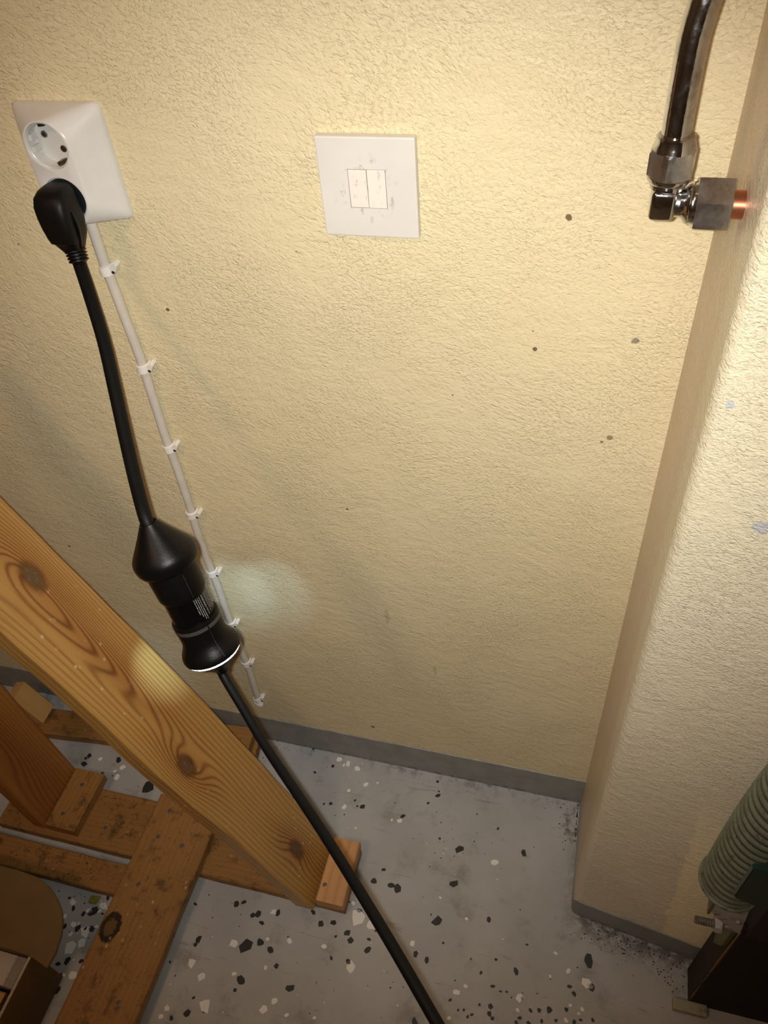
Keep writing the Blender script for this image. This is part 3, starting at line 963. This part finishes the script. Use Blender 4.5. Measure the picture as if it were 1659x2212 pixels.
LOW = [(-0.3975, -0.2690, 0.7010), (-0.3923, -0.2739, 0.6846), (-0.3630, -0.2990, 0.6710), (-0.3284, -0.3300, 0.6636), (-0.2518, -0.3957, 0.6689), (-0.1801, -0.4625, 0.6818), (-0.1275, -0.5136, 0.6873), (-0.0938, -0.5462, 0.6882), (-0.03, -0.61, 0.680)]
mk('cord', bm_tube(spline(LOW, 10), 0.0046, 18), M_CORD, lead, None, True, 60)

# ------------------------------------------------------------------ wooden stand
st = thing('wooden_stand', 'nailed pine stand of floor planks with a broad slanting beam rising to the left', 'wooden stand', (-0.65, -0.22, 0))
def plank_bm(L0, L1, w0, w1, t0, t1, seed=0, bev=0.0018, n=36, skew0=(0, 0), wob=0.0010, edges=None):
    """board along local X with softly uneven arrises; skew0 = x shift of (top, bottom) of its foot end"""
    bm = bmesh.new()
    rows = []
    for i in range(n + 1):
        x = L0 + (L1 - L0) * i / n
        a = wob * noise.noise(Vector((x * 14, seed, 0)))
        b = wob * noise.noise(Vector((x * 14, seed + 9, 0)))
        lo, hi = w0 + a, w1 + b
        if edges: lo, hi = edges(x, lo, hi)
        pts = [(lo + bev, t0), (hi - bev, t0), (hi, t0 + bev), (hi, t1 - bev), (hi - bev, t1), (lo + bev, t1), (lo, t1 - bev), (lo, t0 + bev)]
        row = []
        for (y, z) in pts:
            k = (z - t0) / (t1 - t0)
            sk = (skew0[1] + (skew0[0] - skew0[1]) * k) if i == 0 else 0
            row.append(bm.verts.new((x + sk, y, z)))
        rows.append(row)
    for A, B in zip(rows, rows[1:]):
        for k in range(8):
            bm.faces.new((A[k], A[(k + 1) % 8], B[(k + 1) % 8], B[k]))
    bm.faces.new(rows[0]); bm.faces.new(rows[-1])
    return bm
def plank(name, bm, mat, mw):
    return mk(name, bm, mat, st, mw, True, 30)
I = Matrix.Identity(4)
Tt = Matrix.Translation
plank('plank', plank_bm(-0.32, 0.320, -0.049, 0.049, 0, 0.022, 1), PLANK, Tt((-0.667, -0.2165, 0)))
plank('plank', plank_bm(-0.35, 0.35, -0.024, 0.024, 0, 0.022, 2), PLANK, Tt((-0.955, -0.304, 0)))
R2 = Tt((-0.80, -0.0475, 0)) @ Matrix.Rotation(math.radians(4.8), 4, 'Z')
plank('plank', plank_bm(-0.30, 0.217, -0.026, 0.026, 0, 0.022, 3), PLANK, R2)
plank('cleat', plank_bm(0.110, 0.209, -0.0255, 0.0255, 0.022, 0.044, 4), PLANK, R2)
RQ = Matrix(((0, 1, 0, -0.6535), (-1, 0, 0, -0.161), (0, 0, 1, 0), (0, 0, 0, 1)))
plank('cross_plank', plank_bm(0.0, 0.80, -0.058, 0.058, 0.022, 0.044, 5), PLANKQ, RQ)
plank('cleat', plank_bm(0.0, 0.102, -0.0225, 0.0225, 0.022, 0.044, 6), CLEAT, Matrix(((0, 1, 0, -0.3690), (-1, 0, 0, -0.166), (0, 0, 1, 0), (0, 0, 0, 1))))
plank('cleat', plank_bm(0.0, 0.106, -0.029, 0.029, 0.022, 0.044, 7), PLANK, Matrix(((0, 1, 0, -0.8590), (-1, 0, 0, -0.150), (0, 0, 1, 0), (0, 0, 0, 1))))
def lean(deg, org):
    t = math.radians(deg)
    X_ = Vector((-math.cos(t), 0, math.sin(t))); Z_ = Vector((math.sin(t), 0, math.cos(t))); Y_ = Z_.cross(X_)
    m = Matrix((X_, Y_, Z_)).transposed().to_4x4()
    m.translation = org
    return m
def beam_edges(x, lo, hi):
    # local Y points away from the wall; the lower arris swells round the knot
    return lo + 0.004 * math.exp(-((x - 0.8) / 0.15) ** 2) - 0.003 * math.exp(-((x - 0.42) / 0.2) ** 2), hi + 0.0045 * math.exp(-((x - 0.40) / 0.12) ** 2)
plank('beam', plank_bm(0.0, 1.05, -0.0565, 0.0565, -0.030, 0.0, 8, 0.0022, 60, (-0.0085, 0.0024), 0.0012, beam_edges), BEAM, lean(70, (-0.397, -0.2205, 0.03)))
plank('beam', plank_bm(0.0, 0.75, -0.053, 0.053, -0.030, 0.0, 9, 0.0020, 40, (-0.004, -0.004), 0.0010), BEAM2, lean(85, (-0.8885, -0.2030, 0.0265)))
plank('brace_block', plank_bm(0.0, 0.080, -0.020, 0.020, -0.026, 0.0, 10, 0.0015, 8, (0, 0)), BLOCK, lean(66, (-1.003, -0.058, 0.036)))
def nail(x, y, z):
    mk('nail', bm_lathe(Vector((x, y, z - 0.002)), Vector((0, 0, 1)), [(0, 0.0016), (0.0018, 0.0036), (0.0025, 0.0036), (0.0028, 0.0026)], 14), M_NAIL, st)
for (x, y, z) in [(-0.682, -0.187, 0.044), (-0.682, -0.232, 0.044), (-0.635, -0.237, 0.044), (-0.629, -0.184, 0.044), (-0.679, -0.310, 0.044), (-0.630, -0.470, 0.044),
                  (-0.790, -0.231, 0.022), (-0.859, -0.177, 0.044), (-0.865, -0.232, 0.044), (-0.370, -0.194, 0.044), (-0.383, -0.243, 0.044), (-0.633, -0.026, 0.044)]:
    nail(x, y, z)

# ------------------------------------------------------------------ chrome pipe with compression elbow
PX, PY, PZ = -0.0485, -0.110, 1.1035
pipe = thing('water_pipe', 'chromed water pipe dropping to an elbow fitting that enters the right-hand wall', 'pipe', (PX, PY, PZ))
pp = spline([(PX, PY, 1.118), (PX - 0.0005, PY, 1.15), (PX - 0.0005, PY, 1.185), (PX + 0.0005, PY + 0.001, 1.205), (PX + 0.0050, PY + 0.003, 1.228), (PX + 0.014, PY + 0.006, 1.25), (PX + 0.03, PY + 0.010, 1.29)], 8)
mk('tube', bm_tube(pp, 0.0089, 32), M_CHROME, pipe, None, True, 60)
def hexnut(org, axis, r, h, ref, ch=0.10):
    a, e, g = frame(axis, ref)
    bm = bmesh.new()
    rows = []
    N = 60
    for (t, k) in ((0, 1 - ch), (h * 0.10, 1.2), (h * 0.90, 1.2), (h, 1 - ch)):
        row = []
        for i in range(N):
            q = 2 * math.pi * i / N
            hx = math.cos(math.pi / 6) / math.cos((q + math.pi / 6) % (math.pi / 3) - math.pi / 6)
            rr = r * min(hx, k)
            row.append(bm.verts.new(org + a * t + (e * math.cos(q) + g * math.sin(q)) * rr))
        rows.append(row)
    for A, B_ in zip(rows, rows[1:]):
        for i in range(N):
            bm.faces.new((A[i], A[(i + 1) % N], B_[(i + 1) % N], B_[i]))
    bm.faces.new(rows[0]); bm.faces.new(rows[-1])
    return bm
up = Vector((0, 0, 1))
mk('nut', hexnut(Vector((PX, PY, 1.1215)), up, 0.0152, 0.0165, Vector((0.35, -1, 0))), M_NUT, pipe, None, True, 25)
mk('collar', bm_lathe(Vector((PX, PY, 1.1375)), up, [(0, 0.0136), (0.003, 0.0128), (0.006, 0.0118), (0.0078, 0.0118), (0.0088, 0.0108), (0.0088, 0.0085)], 40), M_CHROME, pipe, None, True, 40)
mk('collar', bm_lathe(Vector((PX, PY, 1.1130)), up, [(0, 0.0098), (0.0010, 0.0112), (0.0026, 0.0112), (0.0034, 0.0105), (0.0046, 0.0125), (0.0062, 0.0136), (0.0082, 0.0136), (0.0088, 0.012)], 40), M_CHROME, pipe, None, True, 40)
eb = spline([(PX, PY, 1.1150), (PX, PY, 1.1110), (PX + 0.0012, PY, 1.1065), (PX + 0.0040, PY, 1.1040), (PX + 0.0085, PY, PZ), (PX + 0.0200, PY, PZ)], 6)
mk('elbow', bm_tube(eb, 0.0088, 32), M_CHROME, pipe, None, True, 60)
mk('elbow_boss', bm_box((PX - 0.0094, PY - 0.0100, PZ - 0.0092), (PX + 0.0070, PY + 0.0100, PZ + 0.0105), 0.0034, 4), M_CHROME, pipe, None, True, 50)
xa = Vector((1, 0, 0))
mk('collar', bm_lathe(Vector((PX + 0.0085, PY, PZ)), xa, [(0, 0.0085), (0.0030, 0.0098), (0.0046, 0.0122), (0.0062, 0.0132), (0.0078, 0.0128), (0.0090, 0.0132), (0.0108, 0.0140), (0.0112, 0.012)], 40), M_CHROME, pipe, None, True, 40)
mk('nut', hexnut(Vector((PX + 0.0188, PY, PZ)), xa, 0.0178, 0.0212, Vector((0, -0.59, 0.81)), 0.02), M_NUT, pipe, None, True, 25)
mk('copper_stub', bm_lathe(Vector((PX + 0.0385, PY, PZ)), xa, [(0, 0.0090), (0.020, 0.0090)], 32), M_COPPER, pipe, None, True, 40)

# ------------------------------------------------------------------ machine in the right corner
mc = thing('workshop_machine', 'dark steel machine frame on a leg at the lower right corner', 'machine', (0.2, -0.25, 0))
mk('leg_web', bm_box((0.172, -0.263, 0.0), (0.177, -0.222, 0.318), 0.0006), M_STEEL, mc)
mk('leg_front', bm_box((0.172, -0.268, 0.0), (0.52, -0.2632, 0.325), 0.0006), M_STEEL2, mc)
mk('leg_edge', bm_tube([Vector((0.1718, -0.2672, 0.006 + i * 0.031)) for i in range(11)], [0.0008, 0.0016, 0.0008, 0.0005, 0.0008, 0.0012, 0.0017, 0.0016, 0.0017, 0.0012, 0.0009], 8), M_RUST, mc, None, True)
mk('cross_rail', bm_box((0.30, -0.50, 0.05), (0.36, -0.268, 0.11), 0.002), M_STEEL, mc)
mk('foot_pad', bm_box((0.150, -0.2835, 0.0), (0.196, -0.2682, 0.014), 0.0016), M_FOOT, mc)
mk('gusset', bm_prism([(-0.262, 0.305), (-0.226, 0.312), (-0.226, 0.235), (-0.245, 0.195), (-0.2625, 0.240)], 0.1665, 0.1722, 'x', 0.0005), M_OLIVE, mc)
mk('upper_post', bm_box((0.176, -0.2740, 0.318), (0.34, -0.236, 0.56), 0.001), M_STEEL, mc)
br = mk('hose_bracket', bm_prism([(0.1265, 0.440), (0.1265, 0.372), (0.142, 0.352), (0.168, 0.324), (0.1565, 0.440)], -0.275, -0.270, 'y', 0.0006), M_BRACKET, mc)
mk('bracket_cheek', bm_prism([(-0.275, 0.440), (-0.240, 0.440), (-0.240, 0.400), (-0.275, 0.365)], 0.1235, 0.1268, 'x', 0.0005), M_OLIVE, mc)
for (x, z) in ((0.152, 0.405), (0.158, 0.362)):
    mk('rivet', bm_lathe(Vector((x, -0.2745, z)), Vector((0, -1, 0)), [(0, 0.0030), (0.0012, 0.0028), (0.0022, 0.0016)], 14), M_BRACKET, br, None, True)
bl = mk('bolt', bm_lathe(Vector((0.1225, -0.262, 0.306)), xa, [(0, 0.0040), (0.001, 0.0047)] + [(0.0018 + 0.0014 * i, 0.0049 if i % 2 else 0.0042) for i in range(24)] + [(0.05, 0.0046)], 20), M_BOLT, mc, None, True, 30)
mk('nut', hexnut(Vector((0.1440, -0.262, 0.306)), xa, 0.0094, 0.0082, Vector((0, -1, 0.3))), M_BRACKET, bl, None, True, 25)
mk('green_panel', bm_prism([(0.1085, 0.550), (0.1090, 0.618), (0.30, 0.618), (0.30, 0.516), (0.17, 0.524)], -0.325, -0.318, 'y', 0.0012), M_GREEN, mc)
mk('green_panel_return', bm_box((0.1300, -0.318, 0.560), (0.30, -0.300, 0.616), 0.001), M_GREEN, mc)

hose = thing('ribbed_hose', 'grey-green ribbed hose standing upright against the pillar at the right edge', 'hose', (0.130, -0.266, 0.445))
HB = Vector((0.130, -0.267, 0.446))
hp = spline([HB, HB + Vector((0.001, 0, 0.10)), HB + Vector((0.004, -0.002, 0.20)), HB + Vector((0.012, -0.006, 0.30)), HB + Vector((0.026, -0.012, 0.40))], 260 // 4)
rr, gr = [], []
s = 0.0
for i, p in enumerate(hp):
    if i: s += (p - hp[i - 1]).length
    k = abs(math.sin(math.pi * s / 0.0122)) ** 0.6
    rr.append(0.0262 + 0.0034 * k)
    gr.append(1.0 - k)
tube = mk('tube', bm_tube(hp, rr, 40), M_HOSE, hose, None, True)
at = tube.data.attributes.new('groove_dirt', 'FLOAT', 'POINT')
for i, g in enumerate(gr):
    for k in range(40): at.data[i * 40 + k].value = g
mk('end_flange', bm_lathe(HB - Vector((0, 0, 0.001)), up, [(0, 0.0285), (0.0006, 0.0312), (0.0032, 0.0314), (0.0046, 0.0300), (0.0060, 0.0285)], 48), M_HOSE, hose, None, True, 40)

# ------------------------------------------------------------------ cardboard box in the left corner
bx = thing('cardboard_box', 'open brown cardboard box with a wide flap in the lower left corner', 'box', (-0.90, -0.60, 0))
X0, X1, Y0, Y1, H = -1.06, -0.752, -0.86, -0.452, 0.12
t = 0.004
mk('side_panel', bm_box((X1 - t, Y0, 0), (X1, Y1, H), 0.0006), M_CARD, bx)
mk('side_panel', bm_box((X0, Y0, 0), (X0 + t, Y1, H), 0.0006), M_CARD, bx)
mk('end_panel', bm_box((X0 + t, Y1 - t, 0), (X1 - t, Y1, H), 0.0006), M_CARD, bx)
mk('end_panel', bm_box((X0 + t, Y0, 0), (X1 - t, Y0 + t, H), 0.0006), M_CARD, bx)
mk('base_panel', bm_box((X0 + t, Y0 + t, 0.0), (X1 - t, Y1 - t, 0.004)), M_CARD, bx)
mk('raw_edge', bm_box((X1 - t, Y0, H), (X1, Y1 - 0.006, H + 0.0007)), M_CARDEDGE, bx)
fl = [(X0, -0.452), (-0.756, -0.456), (-0.721, -0.465), (-0.7195, -0.445), (-0.7235, -0.422), (-0.731, -0.404), (-0.741, -0.391), (-0.757, -0.377), (-0.779, -0.364), (-0.805, -0.3555), (-0.84, -0.3535), (X0, -0.3535)]
mk('flap', bm_prism(fl, H - 0.0025, H + 0.0015, 'z', 0.0006), M_CARD, bx)
ct = thing('white_carton', 'flat pale carton lying inside the open cardboard box', 'carton', (-0.87, -0.476, 0.004))
mk('body', bm_box((-0.98, -0.4975, 0.005), (-0.769, -0.457, 0.098), 0.001), M_CARTON, ct)
mk('edge_highlight', bm_box((-0.7855, -0.4970, 0.098), (-0.7825, -0.4575, 0.0992)), M_CARDEDGE, ct)  # highlight along the carton's edge, put in as a pale strip
mk('side_strip', bm_box((-0.7822, -0.4970, 0.098), (-0.7695, -0.4575, 0.0986)), M_GREYCARD, ct)
wb = mk('wood_offcut', plank_bm(-0.10, 0.095, -0.045, 0.045, 0.0, 0.094, 12, 0.002, 10), CLEAT, None, Tt((-0.869, -0.549, 0.005)), True, 30)
tag(wb, 'light wood offcut at the frame edge inside the open cardboard box', 'wood')

# ------------------------------------------------------------------ dirt
def crumbs(name, spots, mat, label, cat, lo, hi, seed):
    rnd = random.Random(seed)
    bm = bmesh.new()
    for (x, y, sx, sy, n, z) in spots:
        for _ in range(n):
            r = rnd.uniform(lo, hi)
            px, py = rnd.gauss(x, sx), rnd.gauss(y, sy)
            if py > -0.003 - r: py = -0.004 - r
            if px > -0.02 and py > -0.186 - 0.14 * px - r: 
                if px > 0.02: py = -0.189 - 0.14 * px - r
                else: px = -0.004 - r
            vs = bmesh.ops.create_icosphere(bm, subdivisions=1, radius=r)['verts']
            q = Vector((rnd.uniform(0.6, 1.5), rnd.uniform(0.6, 1.2), rnd.uniform(0.4, 0.7)))
            for v in vs:
                v.co = Vector((v.co.x * q.x + px, v.co.y * q.y + py, max(z, z + v.co.z * q.z + r * 0.3)))
    o = mk(name, bm, mat)
    o['kind'] = 'stuff'
    return tag(o, label, cat)
crumbs('floor_dirt', [(-0.020, -0.020, 0.012, 0.010, 40, 0), (-0.014, -0.055, 0.008, 0.02, 30, 0), (0.05, -0.205, 0.03, 0.008, 60, 0), (0.11, -0.22, 0.03, 0.012, 60, 0), (0.15, -0.235, 0.01, 0.015, 50, 0),
                      (-0.77, -0.340, 0.03, 0.003, 18, 0), (-0.20, -0.115, 0.04, 0.02, 26, 0)], M_DIRT,
       'dark crumbs of dirt swept against the walls on the grey floor', 'dirt', 0.0004, 0.0013, 5)
crumbs('plank_dirt', [(-0.86, -0.305, 0.04, 0.011, 60, 0.022), (-0.78, -0.302, 0.04, 0.010, 40, 0.022), (-0.76, -0.215, 0.04, 0.025, 30, 0.022), (-0.80, -0.178, 0.03, 0.004, 22, 0.022)], M_DIRT,
       'dark grit lying on the low floor planks of the pine stand', 'dirt', 0.0004, 0.0012, 6)
bm = bmesh.new()
rnd = random.Random(11)
for _ in range(26):
    x, y = rnd.uniform(-0.95, -0.72), rnd.uniform(-0.324, -0.285)
    a = rnd.uniform(0, 6.28); l = rnd.uniform(0.002, 0.007)
    bm_tube([Vector((x, y, 0.0228)), Vector((x + l * math.cos(a), y + l * math.sin(a) * 0.6, 0.0232))], 0.00035, 5, True, bm)
o = mk('wood_shavings', bm, M_FIBRE)
o['kind'] = 'stuff'
tag(o, 'pale wood splinters scattered on the narrow front floor plank', 'splinters')
yc = mk('yellow_fragment', bm_prism([(-0.7685, -0.3335), (-0.752, -0.331), (-0.7545, -0.344), (-0.768, -0.345)], 0.0, 0.004, 'z', 0.0008), plain('yellow_plastic', (0.30, 0.26, 0.05), 0.6, var=0.2, scale=200))
tag(yc, 'small dirty yellow scrap on the floor by the narrow plank', 'scrap')
